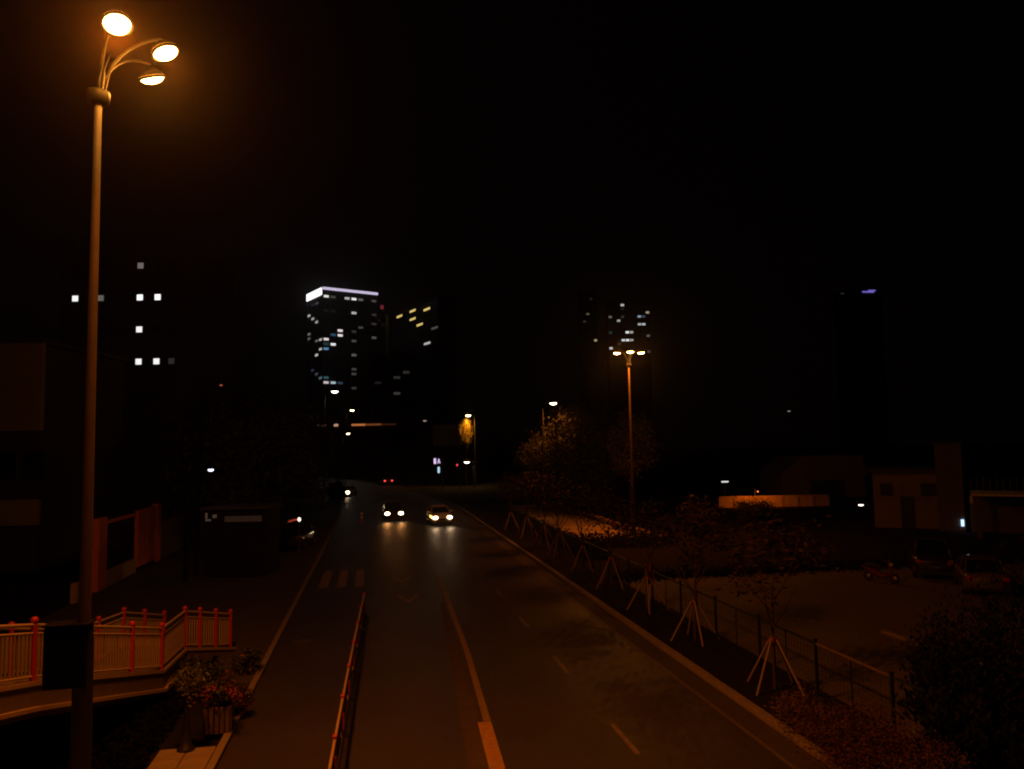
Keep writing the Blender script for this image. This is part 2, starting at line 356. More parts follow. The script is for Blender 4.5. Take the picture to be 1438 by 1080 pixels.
# ------------------------------------------------------------------ buildings
wmesh = {}
def win_mesh(w, h, m):
    k = (round(w, 2), round(h, 2), m.name)
    if k not in wmesh: wmesh[k] = MB().box(-w/2, w/2, -.06, .04, -h/2, h/2).mesh('window', m)
    return wmesh[k]
GL = {}
def lit(col, st):
    k = (col, st)
    if k not in GL: GL[k] = glow('lit_window', col, st)
    return GL[k]
CW, WW, BL, PK, YE, TE, OR = (1, .97, .88), (1, 1, 1), (.25, .6, 1), (1, .85, .88), (1, .72, .22), (.3, .85, .85), (1, .5, .25)
def building(name, label, corner, depth, ang, pxr, pxl, pytop, wallm, fl, ncol_r, ncol_l, zmin, win, lits, cat='building', ztop=None, roofm=None, nfl=None):
    px0, py0 = corner
    O = D(px0, py0, depth); l0, z0 = (O.x*RT0.x+O.y*RT0.y), depth
    kx = lambda px: (px-CX)/F
    ca, sa = math.cos(ang), math.sin(ang)
    w = (kx(pxr)*z0-l0)/(ca-kx(pxr)*sa); d = (l0-kx(pxl)*z0)/(sa+kx(pxl)*ca)
    if ang == 0 or d < 0 or d > 90: d = min(40, max(12, w*.7))
    top = ztop if ztop else D(px0, pytop, depth).z
    u = RT0*ca + FWH*sa
    rz = math.atan2(u.y, u.x)
    t = thing(name, label, cat, (O.x, O.y, 0), rz)
    body = MB().box(0, w, 0, d, -.02, top).build('wall', wallm, t)
    rf = MB().box(-.2, w+.2, -.2, d+.2, top+.004, top+.5).box(w*.35, w*.6, d*.3, d*.6, top+.5, top+3).build('roof', roofm or M['roof'], t)
    v = Vector((-u.y, u.x, 0))
    n = int((top-zmin-1)/fl)
    if nfl: n = min(n, nfl)
    used = {}
    for (px, py, col, st) in lits:           # find the cell the lit window belongs to
        dr = ray(px, py); best = None
        for face in ('r', 'l'):
            nn = v if face == 'r' else u
            den = dr.dot(nn)
            if abs(den) < 1e-6: continue
            P = EYE + dr*((O-EYE).dot(nn)/den); q = P-O
            s = q.dot(u) if face == 'r' else q.dot(v); L = w if face == 'r' else d
            nc = ncol_r if face == 'r' else ncol_l
            if nc and -.04*L <= s <= 1.04*L and (O-EYE).dot(nn) > 0 or (nc and -.04*L <= s <= 1.04*L and face == 'l' and (O-EYE).dot(u) > 0):
                c = min(nc-1, max(0, int(s/L*nc))); r = int(math.floor((P.z-zmin)/fl))
                if 0 <= r < n: best = (face, c, r)
                break
        if best: used[best] = (col, st if st > .3 else st*.45)
    for face, L, nc in (('r', w, ncol_r), ('l', d, ncol_l)):
        for c in range(nc):
            for r in range(n):
                s = (c+.5)*L/nc; zc = zmin+(r+.5)*fl
                m = lit(*used[face, c, r]) if (face, c, r) in used else M['dark_win']
                ww, hh = win(L/nc, fl)
                me = win_mesh(ww, hh, m)
                if face == 'r': put('window', me, t, loc=(s, -.0, zc))
                else: put('window', me, t, loc=(0, s, zc), rot=(0, 0, -math.pi/2))
    return t, w, d, top
Wf = lambda cw, fl: (cw*.7, fl*.5)
towerL = [(459.7,416.3,CW,.8),(465,418,(.8,1,.6),.12),(483.3,420,CW,.45),(495,420.5,WW,.9),(504.5,422,CW,.5),(510,422.5,CW,.25),(521.7,424,CW,.12),
 (498.3,442.7,CW,.45),(458,438,CW,.02),(470,440,CW,.02),(522.5,445,CW,.05),(523,455,CW,.05),(506.7,460,CW,.1),(494,464,CW,.06),(521,473,CW,.15),(499,478.7,CW,.12),
 (496.7,500,CW,.2),(494,518,CW,.1),(498,524.7,CW,.1),(499,543,CW,.07),(474,464.7,PK,.8),(482,464.7,PK,.9),(468,471,BL,.25),(477,471,PK,.9),(455,477.5,TE,.25),(462.5,478,PK,.8),
 (455,485,TE,.12),(466.3,485.3,WW,.9),(459.7,492,BL,.35),(455,527,TE,.2),(458,535,PK,.6),(468,535,(.7,.95,1),.5),(476,535,BL,.15),
 (440,417.5,BL,.12),(443.7,423.7,CW,.12),(437.5,432,BL,.06),(434.5,441,CW,.4),(439.5,445.8,CW,.35),(442.5,452,CW,.35),(433.8,468.8,CW,.3),(432.8,475.8,CW,.2),
 (449,478.5,CW,.4),(443,480,PK,.25),(449,492.5,CW,.4),(443,501,CW,.5),(438,523,(.5,.6,1),.1),(444,522.5,(.6,.7,1),.15),(447.5,528.8,(.5,.8,1),.3)]
t, w, d, top = building('office_tower', 'tall office tower with white lit crown band and scattered lit windows', (453, 480), 520, rad(35), 529.5, 430, 404, M['wall_far'], 3.3, 8, 4, 34, Wf, towerL)
MB().box(-.5, -.02, 1, d+.4, top-4.7, top+.4).build('crown_sign', glow('crown_white', (1, 1, 1), 1.4), t, label='bright white crown sign')
MB().box(-.02, w+.4, -.5, -.02, top-1.2, top+.6).build('crown_strip', glow('crown_lilac', (.82, .72, 1), .75), t, label='thin lilac crown light strip')
building('apartment_tower', 'dark tower with five slanting yellow window strips beside the office tower', (616, 480), 480, rad(30), 640, 548, 415, M['wall_far'], 2.8, 3, 7, 42, lambda c, f: (c*.85, f*.52),
 [(561,444,YE,.8),(579.5,438.5,YE,.8),(598,433,YE,.8),(579.5,450.7,YE,.75),(590.7,454,YE,.75),(599,481,WW,.45),(614,459,PK,.15),(575,501,CW,.03)])
t, w, d, top = building('slab_tower', 'narrow grey slab building with a red roof light', (530, 480), 500, rad(0), 541, 520, 441, mat('grey_facade', (.14, .14, .14), .8), 3.2, 2, 0, 60, Wf, [(534,452,CW,.012),(536,460,CW,.012)])
t2 = MB().box(w*.35, w*.75, .5, 1.5, top+3.4, top+6).build('roof_light', glow('roof_red', (1, .12, .15), .12), t); MB().tube([(w*.55, 1, top+.4), (w*.55, 1, top+3.4)], .2, 6).build('mast', M['roof'], t)
building('apartment_block', 'low dark apartment block with a few dim windows below the yellow strips', (524, 540), 430, rad(12), 590, 522, 498, M['wall_far'], 3, 5, 0, 12, Wf, [(535,536,CW,.02),(553,533,CW,.05),(553,555,CW,.08),(573,521,CW,.05),(574,503,CW,.05)])
right_lits = [(873,428.5,WW,.5),(873.5,436,CW,.03),(859,445.5,CW,.25),(874.5,446.5,CW,.06),(866,452,CW,.35),(909.5,438,(1,.8,.55),.35),(898.5,445.5,(.6,.8,1),.4),(904,445.5,(.5,.7,1),.2),(899,456.8,WW,.4),(904,456.8,WW,.5),
 (859.5,468,TE,.08),(879,466.5,WW,.9),(884.5,466,CW,.4),(876,476,WW,.7),(881,477.5,WW,.8),(887,477.5,CW,.35),(911,470.5,CW,.2),(868,486,OR,.15),(859.5,491,PK,.6),(912,493,PK,.12)]
building('residential_tower', 'residential tower with white and blue windows behind the far three-headed lamp', (855, 480), 580, rad(0), 916, 850, 423, M['wall_far'], 3, 10, 0, 45, lambda c, f: (c*.8, f*.55), right_lits)
building('residential_tower', 'narrow dark tower with two yellowish windows left of the residential tower', (814, 480), 600, rad(0), 841, 810, 410, M['wall_far'], 3, 5, 0, 45, lambda c, f: (c*.8, f*.5), [(826,440,(1,.9,.5),.2),(821.5,452,CW,.06),(829,419,(1,.9,.6),.03),(835.5,478,(1,.8,.4),.4)])
t, w, d, top = building('hotel_tower', 'unlit tower with a blue neon strip at its roof edge', (1180, 480), 420, rad(8), 1246, 1178, 409, M['wall_far'], 3.4, 8, 0, 30, Wf, [])
MB().box(w*.56, w*.82, -.5, -.1, top-.6, top+.2).box(w*.7, w*.86, -.5, -.1, top+.22, top+.9).build('neon_strip', glow('neon_blue', (.3, .22, 1), .55), t)
MB().box(w*.06, w*.14, -.4, -.1, top-1.6, top-1).build('dim_sign', glow('neon_dim', (1, .9, .9), .02), t)
# left apartment block with small square stair windows
aL = [(105,413,WW,.95),(196,416,WW,1.2),(221,416.5,WW,1.2),(196,462,WW,.95),(196,508,WW,.95),(221,508,WW,.95)]
A0 = D(84, 450, 72); A1 = D(252, 450, 72)
ap = thing('apartment_block', 'apartment block behind the near lamp with six small bright square windows', 'building', (A0.x, A0.y, 0), -YAW)
wl = (A1-A0).length; ztop = D(200, 345, 72).z
MB().box(0, wl, 0, 14, -.02, ztop).build('wall', M['wall_far'], ap); MB().box(-.2, wl+.2, -.2, 14.2, ztop+.004, ztop+.6).build('roof', M['roof'], ap)
cols = [105, 141, 170, 196, 221, 242]; done = {}
for px, py, col, st in aL + [(141,421,CW,.1),(188,361,PK,.14),(242,516,CW,.018)]:
    P = D(px, py, 72) - A0; done[(min(range(6), key=lambda i: abs(cols[i]-px)), round((D(px, py, 72).z-D(196, 508, 72).z)/3.06))] = (col, st, P.dot(RT0), D(px, py, 72).z)
fr = MB().box(-.42, .42, -.05, .03, -.42, .42).mesh('window', M['roof'])
for c, px in enumerate(cols):
    for r in range(-4, 5):
        s = (D(px, 460, 72)-A0).dot(RT0); z = D(196, 508, 72).z + 3.06*r
        if z < 1.5 or z > ztop-1: continue
        k = done.get((c, r)); m = lit(k[0], k[1]) if k else M['dark_win']
        f = put('window', fr, ap, loc=(s, 0, z)); put('pane', win_mesh(.54, .54, m), f, loc=(0, -.03, 0))

# low street building on the far left
B0 = D(-60, 560, 45); B1 = D(58, 560, 45)
lb = thing('street_building', 'dim low building at the far left with a pale upper storey', 'building', (B0.x, B0.y, 0), -YAW)
wl = (B1-B0).length; z1 = D(30, 482, 45).z; z2 = D(30, 605, 45).z; z3 = D(30, 702, 45).z; z4 = D(30, 738, 45).z
MB().box(0, wl-.25, .3, 10, -.02, z1-.1).build('wall', M['wall_far'], lb); MB().box(0, wl, -.1, 10.2, z1+.004, z1+.25).build('roof', M['roof'], lb)
MB().box(0, wl, 0, .295, z2, z1).build('upper_storey', M['wall_tan'], lb); MB().box(0, wl, 0, .295, z4, z3).build('fascia', M['wall_tan'], lb)
for i in range(3): put('window', win_mesh(1.3, 1.6, M['dark_win']), lb, loc=(1+i*1.7, .29, (z2+z3)/2))
# compound wall with red gate panels on the left
X = -13.0
def yat(px, py): return G(px, py).y
gw = thing('gate_wall', 'red panelled gate wall with low pale base beside the dark left pavement', 'wall', (X, 0, 0))
zt = 3.55
MB().box(-.3, 0, 40.3, 41.5, 0, zt).build('pillar', M['gate_red'], gw)
for a, b in ((46.6, 48.4), (48.5, 50.3), ): MB().box(-.2, 0, a, b, .3, zt-.1, .01).build('red_panel', M['gate_red'], gw)
MB().box(-.3, -.0, 50.5, 51.3, 0, zt).build('pillar', M['gate_red'], gw)
MB().box(-.25, -.02, 41.55, 46.4, 0, .85).build('base_wall', M['wall_tan'], gw)
for k in range(19): MB().tube([(-.14, 41.75+k*.24, .85), (-.14, 41.75+k*.24, zt-.35)], .018, 6).build('bar', M['black'], gw)
MB().box(-.2, -.06, 41.55, 46.4, zt-.35, zt-.2).build('top_beam', M['gate_red'], gw)
MB().box(-.25, -.02, 37.6, 38.1, 0, .95).build('pale_pier', M['wall_tan'], gw)
MB().box(-.2, -.1, 51.4, 66, 0, 2.4).build('boundary_panel', M['wall_dim'], gw)

# right yard: plastered house, pillar block, awning, far pitched shed
R0 = D(1229, 742, 60); R1 = D(1312, 742, 60)
h = thing('plastered_house', 'low plastered building with a dark doorway at the back of the yard', 'building', (R0.x, R0.y, 0), -YAW-rad(25))
wl = (R1-R0).length*.95; z1 = D(1270, 662, 60).z
MB().box(0, wl, 0, 8, -.02, z1).build('wall', M['wall_mid'], h); MB().box(-.25, wl+.1, -.3, 8.3, z1+.004, z1+.22).build('roof', M['roof'], h)
xd = (D(1272, 720, 60)-R0).dot(RT0)*.95; MB().box(xd-.45, xd+.45, -.05, .04, 0, 2.35).build('door', M['dark_win'], h)
put('window', win_mesh(1.1, .9, M['dark_win']), h, loc=(xd+1.5, -.02, 2.9)); put('window', win_mesh(.8, .9, M['dark_win']), h, loc=(xd-1.4, -.02, 2.9))
P0 = D(1316, 700, 57); t = thing('pillar_block', 'tall plain square tower beside the plastered building', 'building', (P0.x, P0.y, 0), -YAW-rad(29))
z1 = D(1330, 624, 57).z; MB().box(0, 1.7, 0, 1.7, -.02, z1).build('wall', M['wall_dim'], t); MB().box(-.1, 1.8, -.1, 1.8, z1+.004, z1+.18).build('coping', M['roof'], t)
zs = D(1345, 733, 56.9).z
MB().box(1.42, 1.62, -.12, -.005, zs-.24, zs+.24).build('sign_light', glow('sign_blue', (.55, .75, 1), 1.4), t)
P0 = D(1364, 694, 52); P1 = D(1436, 694, 52); t = thing('awning', 'white edged canopy on a pale post right of the tall square tower', 'awning', (P0.x, P0.y, 0), -YAW-rad(30))
wl = (P1-P0).length; z1 = P0.z
MB().box(-.1, .05, -.05, 0, z1-.6, z1-.125).build('bracket', M['white'], t); MB().box(0, wl+3, 0, 4.5, z1-.12, z1).build('canopy', M['white'], t)
for x in (wl-.1, wl+2.8): MB().box(x-.13, x+.13, .2, .46, 0, z1-.125).build('post', M['white'], t)
MB().box(-.1, wl+3, 4.55, 9, 0, z1-.3).build('back_wall', M['wall_dim'], t); MB().box(.2, .5, .3, .5, 0, z1-.125).build('post', M['wall_dim'], t)
for k in range(9): MB().box(k*.4, k*.4+.06, 4.5, 4.545, z1+.02, z1+.9).build('railing_bar', M['wall_dim'], t)
P0 = D(1098, 700, 92); P1 = D(1216, 700, 92); t = thing('pitched_shed', 'dim gabled shed beyond the orange-lit wall', 'building', (P0.x, P0.y, 0), -YAW)
wl = (P1-P0).length; ze = D(1150, 668, 92).z; zr = D(1150, 640, 92).z
MB().box(0, wl, 0, 8, -.02, ze).build('wall', M['wall_dim'], t)
MB().add([(-.3,-.3,ze+.01),(wl+.3,-.3,ze+.01),(wl+.3,8.3,ze+.01),(-.3,8.3,ze+.01),(2.6,-.3,zr),(wl-.3,-.3,zr),(wl-.3,8.3,zr),(2.6,8.3,zr)], [(0,1,5,4),(1,2,6,5),(2,3,7,6),(3,0,4,7),(4,5,6,7),(3,2,1,0)]).build('roof', M['wall_dim'], t)
MB().box(wl*.35, wl*.75, -.04, .03, 0, ze-.6).build('door', M['dark_win'], t)
P0 = D(1012, 720, 80); P1 = D(1163, 722, 80); t = thing('yard_wall', 'low orange-lit wall across the back of the yard', 'wall', (P0.x, P0.y, 0), math.atan2((P1-P0).y, (P1-P0).x))
wl = (P1-P0).length; z1 = D(1080, 696, 80).z
MB().box(0, wl, 0, .3, 0, z1-.16).build('panel', M['wall_tan'], t); MB().box(-.05, wl+.05, -.06, .36, z1-.156, z1, .02).build('coping', M['wall_tan'], t)
for k in range(8): MB().box(k*wl/7-.16, k*wl/7+.16, -.08, -.003, 0, z1-.16).build('pier', M['wall_tan'], t)
p = D(1064, 690.5, 78.4); t = thing('wall_lamp', 'small lamp on a short arm over the orange-lit yard wall', 'wall lamp', (p.x, p.y, 0), -YAW)
MB().tube([(0, .9, z1), (0, .9, p.z+.25), (0, .1, p.z+.2)], .025, 6).build('arm', M['pole'], t)
hd = MB().ball((0, 0, p.z+.12), .12, 10, sq=(1.3, 1.3, .7)).build('lamp_head', M['housing'], t); MB().ball((0, 0, p.z+.04), .075, 10).build('lens', glow('lens_wall', (1, .6, .35), .6), hd)
spot('lamp_light', t, (0, -.5, p.z-.15), (0, .85, -.5), 210, SODIUM, 170, .4, .1)
# roadside wall seen through the fence
t = thing('roadside_wall', 'long low plastered wall glowing orange behind the green mesh fence', 'wall', (19.2, 0, 0))
for k in range(11):
    y = 50+k*3; MB().box(0, .25, y+.22, y+2.98, 0, .36).build('panel', M['wall_tan'], t); MB().box(-.06, .31, y-.02, y+.216, 0, .5).build('pier', M['wall_tan'], t)
    MB().box(-.05, .3, y+.22, y+2.98, .364, .44).build('coping', M['wall_tan'], t)
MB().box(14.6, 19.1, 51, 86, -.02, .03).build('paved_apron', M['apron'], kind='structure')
# far viaduct with a lit strip
P0 = D(455, 597, 260); P1 = D(600, 597, 260); t = thing('viaduct', 'far elevated road with an orange lit strip along its deck', 'bridge', (P0.x, P0.y, 0), -YAW)
wl = (P1-P0).length; z1 = P0.z
MB().box(-25, wl+3, 0, 9, z1-1.6, z1-.6).build('deck', M['wall_dim'], t); MB().box(-25, wl+3, -.1, .2, z1-.596, z1+.5).build('parapet', M['wall_dim'], t)
for k in range(5): MB().box(-20+k*13, -18.6+k*13, 3, 6, 0, z1-1.605).build('pier', M['wall_dim'], t)
sx = (D(470, 596, 260)-P0).dot(RT0); a = (D(494, 596, 260)-P0).dot(RT0); 
MB().box(a, a+4.6, -.3, -.105, z1-.45, z1+.2).build('light_strip', glow('strip_orange', (1, .32, .1), .42), t); MB().box(a+4.6, a+10, -.3, -.105, z1-.42, z1+.2).build('light_strip', glow('strip_dim', (1, .3, .08), .14), t)
MB().box(a+10, a+15, -.3, -.105, z1-.4, z1+.1).build('light_strip', glow('strip_faint', (1, .3, .08), .03), t)
for px, st in ((446, .06), (455, .06), (472, .5)):
    s = (D(px, 596, 260)-P0).dot(RT0); MB().box(s-.7, s+.7, -.35, -.11, z1-.5, z1+.3).build('deck_lamp', glow('deck_lamp', (1, .55, .35), st), t)
# billboard, signal, lit sign
P0 = D(608, 620, 150); P1 = D(652, 620, 150); t = thing('billboard', 'large unlit grey billboard over the road below the small lit tree', 'billboard', (P0.x, P0.y, 0), -YAW)
wl = (P1-P0).length; zb = D(630, 624, 150).z; zt2 = D(630, 598, 150).z
MB().box(0, wl, 0, .3, zb, zt2).build('panel', M['grey_panel'], t); MB().box(-.1, wl+.1, -.05, .35, zt2+.003, zt2+.15).box(-.1, wl+.1, -.05, .35, zb-.15, zb-.003).build('frame', M['steel'], t)
for x in (wl*.25, wl*.75): MB().tube([(x, .15, 0), (x, .15, zb-.15)], .18, 8).build('post', M['pole'], t)
p = D(642, 653, 118); t = thing('traffic_light', 'traffic light showing red at the far bend', 'traffic light', (p.x, p.y, 0), -YAW)
MB().tube([(.35, .12, 0), (.35, .12, p.z+.6)], .07, 8).build('pole', M['pole'], t)
hs = MB().box(-.2, .2, -.05, .2, p.z-.95, p.z+.22, .02).build('housing', M['plastic'], t)
for i, m in enumerate((glow('signal_red', (1, .06, .08), 1.3), M['dark_win'], M['dark_win'])):
    MB().ball((0, -.06, p.z-i*.35), .14, 12, sq=(1, .4, 1)).build('signal_lens', m, hs)
p = D(613.5, 653, 125); t = thing('lit_sign', 'hanging light sign with two lilac signs above one pale blue sign', 'sign', (p.x, p.y, 0), -YAW)
MB().box(-.62, .75, .06, .2, p.z-1.4, p.z+1.35).build('board', M['plastic'], t); MB().tube([(.9, .13, 0), (.9, .13, p.z+1.4)], .08, 8).build('post', M['pole'], t)
l1 = glow('sign_lilac', (.85, .65, 1), .9); l2 = glow('sign_pale_blue', (.55, .8, 1), .8)
MB().box(-.5, -.12, -.02, .056, .62-.45+p.z, .62+.45+p.z, .05).build('lilac_panel', l1, t)
MB().tube([(.32, .02, p.z+1.0), (.14, .02, p.z+.25)], .07, 6).tube([(.32, .02, p.z+1.0), (.5, .02, p.z+.25)], .07, 6).tube([(.2, .02, p.z+.45), (.44, .02, p.z+.45)], .05, 6).build('lilac_panel', l1, t)
MB().box(.12, .46, -.02, .056, p.z-1.3, p.z-.3, .08).build('pale_blue_panel', l2, t)
# dim shop front sign in the left trees
p = D(300, 722, 41); t = thing('kiosk', 'dim kiosk with a small warm lit sign before the left trees', 'kiosk', (p.x, p.y, 0), -YAW)
MB().box(-.5, 2.75, 0, 2.4, .1, p.z+.24).build('wall', M['kiosk'], t); MB().box(-.62, 2.87, -.35, 2.5, p.z+.243, p.z+.36).build('roof', M['roof'], t)
sg = lit((1, .85, .6), .03)
for x0, x1, z0, z1 in ((-.41, -.32, -.23, .07), (-.41, -.13, -.36, -.26), (-.03, .17, -.2, -.03)): MB().box(x0, x1, -.07, -.005, p.z+z0, p.z+z1).build('sign_stroke', sg, t)
MB().box(.6, 2.55, -.05, -.005, p.z-.42, p.z-.12).build('banner', lit((.7, .75, .8), .006), t)
MB().box(.5, 2.6, -.03, -.004, 1.0, p.z-.6).build('shutter', M['kiosk'], t)

# ------------------------------------------------------------------ trees and plants
def crown_mesh(name, m, n, leaf, seed, clumps=34, shape=(1, 1, 1), spread=.23, flat=.0):
    rnd = random.Random(seed); b = MB(); cs = []
    while len(cs) < clumps:
        v = Vector((rnd.uniform(-1, 1), rnd.uniform(-1, 1), rnd.uniform(-1, 1)))
        if .25 < v.length < .92: cs.append(v)
    vs = []; fs = []
    for i in range(n):
        c = cs[rnd.randrange(clumps)]
        p = c + Vector((rnd.gauss(0, spread), rnd.gauss(0, spread), rnd.gauss(0, spread*.8)))
        p = Vector((p.x*shape[0], p.y*shape[1], p.z*shape[2]))
        a = Vector((rnd.gauss(0, 1), rnd.gauss(0, 1), rnd.gauss(0, .6))).normalized(); q = a.cross(Vector((rnd.gauss(0, 1), rnd.gauss(0, 1), rnd.gauss(0, 1)))).normalized()
        s = leaf*rnd.uniform(.6, 1.4); k = len(vs)
        vs += [p-a*s, p+q*s*.5, p+a*s, p-q*s*.5]; fs.append((k, k+1, k+2, k+3))
    b.add(vs, fs); return b.mesh(name, m)
CR = [crown_mesh('crown', M['leaf'], 5200, .055, 11+i, 44) for i in range(3)]
CRd = [crown_mesh('crown', mat('leaves_tan', (.07, .06, .022), .75, nscale=1.2, namt=.5), 8500, .045, 31+i, 40) for i in range(2)]
CRr = [crown_mesh('crown', M['leaf_red'], 900, .07, 51+i, 24, spread=.25) for i in range(2)]
def trunk_mesh(h, r, seed, limbs=5, reach=1.0):
    rnd = random.Random(seed); b = MB(); pts = [(0, 0, -.05), (rnd.uniform(-.08, .08), rnd.uniform(-.08, .08), h*.45), (rnd.uniform(-.15, .15), rnd.uniform(-.15, .15), h)]
    b.tube(pts, [r, r*.75, r*.4], 8)
    for i in range(limbs):
        a = 2*math.pi*i/limbs+rnd.uniform(-.3, .3); z0 = h*rnd.uniform(.5, .85); q = pts[1]
        b.tube([(q[0], q[1], z0), (q[0]+math.cos(a)*reach*.5, q[1]+math.sin(a)*reach*.5, z0+h*.2), (math.cos(a)*reach, math.sin(a)*reach, z0+h*.48)], [r*.5, r*.33, r*.12], 6)
    return b.mesh('trunk', M['bark'])
def tree(name, label, x, y, h, rx, rz, crown, group=None, z=0, r=.16, seed=1, trunk_h=None):
    t = thing(name, label, 'tree', (x, y, z), 0, group)
    th = trunk_h or h-rz*1.1
    put('trunk', trunk_mesh(th, r, seed, 5, rx*.6), t)
    c = put('crown', crown, t, loc=(0, 0, h-rz)); c.scale = (rx, rx, rz); c.rotation_euler = (0, 0, seed*1.7)
    return t
g = 'dark street trees along the left pavement'
for i, (x, y, h, rx, rz, lab) in enumerate((
    (-12.6, 60, 7.2, 2.2, 2.6, 'lowest dark street tree, farther back than the red gate panels'), (-9.4, 50, 9.0, 2.9, 3.4, 'dark street tree beside the red gate panels'),
    (-7.0, 57, 9.2, 3.0, 3.4, 'full dark tree behind the parked car with the red lamp'), (-9.6, 66, 10.5, 3.4, 4.0, 'tall dark tree standing by the blue-white lamp'),
    (-6.9, 76, 10.5, 3.0, 3.9, 'dark tree under the white street lamp'), (-8.6, 90, 11.5, 3.6, 4.4, 'dark tree hiding half of the car with one headlight'),
    (-12.0, 78, 12.0, 3.8, 4.6, 'tallest dark tree in front of the office tower'))):
    tree('street_tree', lab, x, y, h, rx, rz, CR[i % 3], g, .1, .17, i+1)
p = D(806, 640, 76); tree('roadside_tree', 'orange-lit bushy tree right of the lone warm lamp', p.x, p.y, 10.2, 3.0, 3.6, CRd[0], None, 0, .2, 21)
p = D(471.5, 700, 100); t = thing('kerb_shrub', 'dark kerbside shrub in front of the one headlight', 'shrub', (p.x, p.y, .05)); c = put('foliage', crown_mesh('foliage', M['leaf_deep'], 9000, .1, 99, 40), t, loc=(0, 0, 1.1)); c.scale = (1.0, 1.0, 1.4); MB().tube([(0, 0, 0), (0, 0, 1)], .05, 6).build('stem', M['bark'], t)
p = D(760, 640, 80); tree('roadside_tree', 'dim smaller tree left of the orange-lit bushy tree', p.x, p.y, 7.6, 2.2, 2.6, CRd[1], None, 0, .15, 22)
p = D(884, 640, 68); tree('roadside_tree', 'dim tree standing behind the distant three-headed lamp pole', p.x, p.y, 9.2, 1.9, 2.6, CRd[1], None, 0, .15, 23)
p = D(836, 640, 72); tree('roadside_tree', 'low dark tree between the lit bushy tree and the far lamp pole', p.x, p.y, 6.6, 2.4, 2.6, CR[0], None, 0, .15, 24)
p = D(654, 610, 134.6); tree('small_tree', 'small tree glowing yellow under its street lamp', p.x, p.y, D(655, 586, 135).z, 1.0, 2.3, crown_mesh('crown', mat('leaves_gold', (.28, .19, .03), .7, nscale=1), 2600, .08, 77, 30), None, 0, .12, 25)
p = D(1060, 700, 64); tree('yard_tree', 'dark shrubby tree in front of the orange-lit yard wall', p.x, p.y, 2.1, 1.6, 1.0, CR[1], None, 0, .1, 26)
p = D(985, 700, 58); tree('yard_tree', 'reddish small tree left of the orange-lit yard wall', p.x, p.y, 2.6, 1.8, 1.2, CRr[0], None, 0, .1, 27)
# far wood behind the bend
fw_ = MB()
for i in range(26):
    px = 470+i*14+random.uniform(-5, 5); p = D(px, 660, 215+random.uniform(-15, 30)); r = random.uniform(4, 6)
    for k in range(160):
        q = p + Vector((random.gauss(0, r*.5), random.gauss(0, r*.5), 0)); q.z = abs(random.gauss(4.5, 2.6)); s = random.uniform(.35, .8)
        a = Vector((random.gauss(0, 1), random.gauss(0, 1), random.gauss(0, 1))).normalized(); c = a.orthogonal().normalized()
        fw_.add([q-a*s, q+c*s*.6, q+a*s, q-c*s*.6], [(0, 1, 2, 3)])
fw_.build('far_woods', M['leaf'], kind='stuff')
# hedge row along the far kerb
hd_ = MB()
for i in range(17000):
    q = Vector((random.uniform(12.0, 13.6), 44+36*random.random()**1.4, 0)); q.z = abs(random.gauss(.2, .22))*(1+.5*math.sin(q.y*1.7)+.3*math.sin(q.y*4.1)); s_ = random.uniform(.06, .13)
    if i % 3 == 0: q.x, q.y = random.uniform(12, 19.5), random.gauss(50.3, 1.0)
    if i % 3 == 1: q.x, q.y, q.z = random.uniform(11.8, 46), random.gauss(37.2, .55), q.z*.6
    a = Vector((random.gauss(0, 1), random.gauss(0, 1), random.gauss(0, .7))).normalized(); c = a.orthogonal().normalized(); hd_.add([q-a*s_, q+c*s_*.6, q+a*s_, q-c*s_*.6], [(0, 1, 2, 3)])
hd_.build('undergrowth', M['leaf_deep'], kind='stuff')
# staked young trees in the planting strip
stk_y = [19.6, 24.9, 29.8, 34.9, 40, 45, 50, 55.5, 61]
gs = 'young trees held by stakes along the right kerb'
labs = ['nearest staked young tree on the right kerb with pale poles', 'staked young tree second along the right kerb', 'staked young tree third along the kerb by the small dark sign', 'staked young tree fourth along the right kerb',
        'fifth staked young tree along the right kerb', 'sixth staked young tree in front of the glowing roadside wall', 'seventh staked young tree before the glowing roadside wall', 'eighth staked young tree along the right kerb', 'farthest staked young tree along the right kerb']
stake = MB().tube([(0, 0, 0), (0, 0, 2.05)], [.032, .028], 7).mesh('stake', M['wood'])
first = None
for i, y in enumerate(stk_y):
    if first is None:
        t = first = thing('staked_tree', labs[0], 'tree', (10.55, y, .11), 0, gs)
        put('trunk', trunk_mesh(2.7, .055, 5, 5, .9), t)
        c = put('crown', CRr[0], t, loc=(0, 0, 3.45)); c.scale = (1.35, 1.35, 1.0)
        for k in range(4):
            a = k*math.pi/2+.5; foot = Vector((math.cos(a)*.85, math.sin(a)*.85, 0)); topv = Vector((math.cos(a)*.07, math.sin(a)*.07, 1.35)); dv = topv-foot
            o = put('stake', stake, t, loc=foot, rot=dv.to_track_quat('Z', 'Y').to_euler()); o.scale = (1, 1, dv.length/2.05)
        MB().lathe([(.1, 1.2), (.11, 1.22), (.11, 1.34), (.1, 1.36)], 10).build('tie_band', M['red_dull'], t)
    else:
        t = copy_tree(first); t.location = (10.55+random.uniform(-.15, .15)+(.3 if i > 1 else 0), y, .11); t.rotation_euler = (0, 0, random.uniform(0, 6)); t['label'] = labs[i]
        s = random.uniform(.92, 1.08); t.scale = (s, s, s)
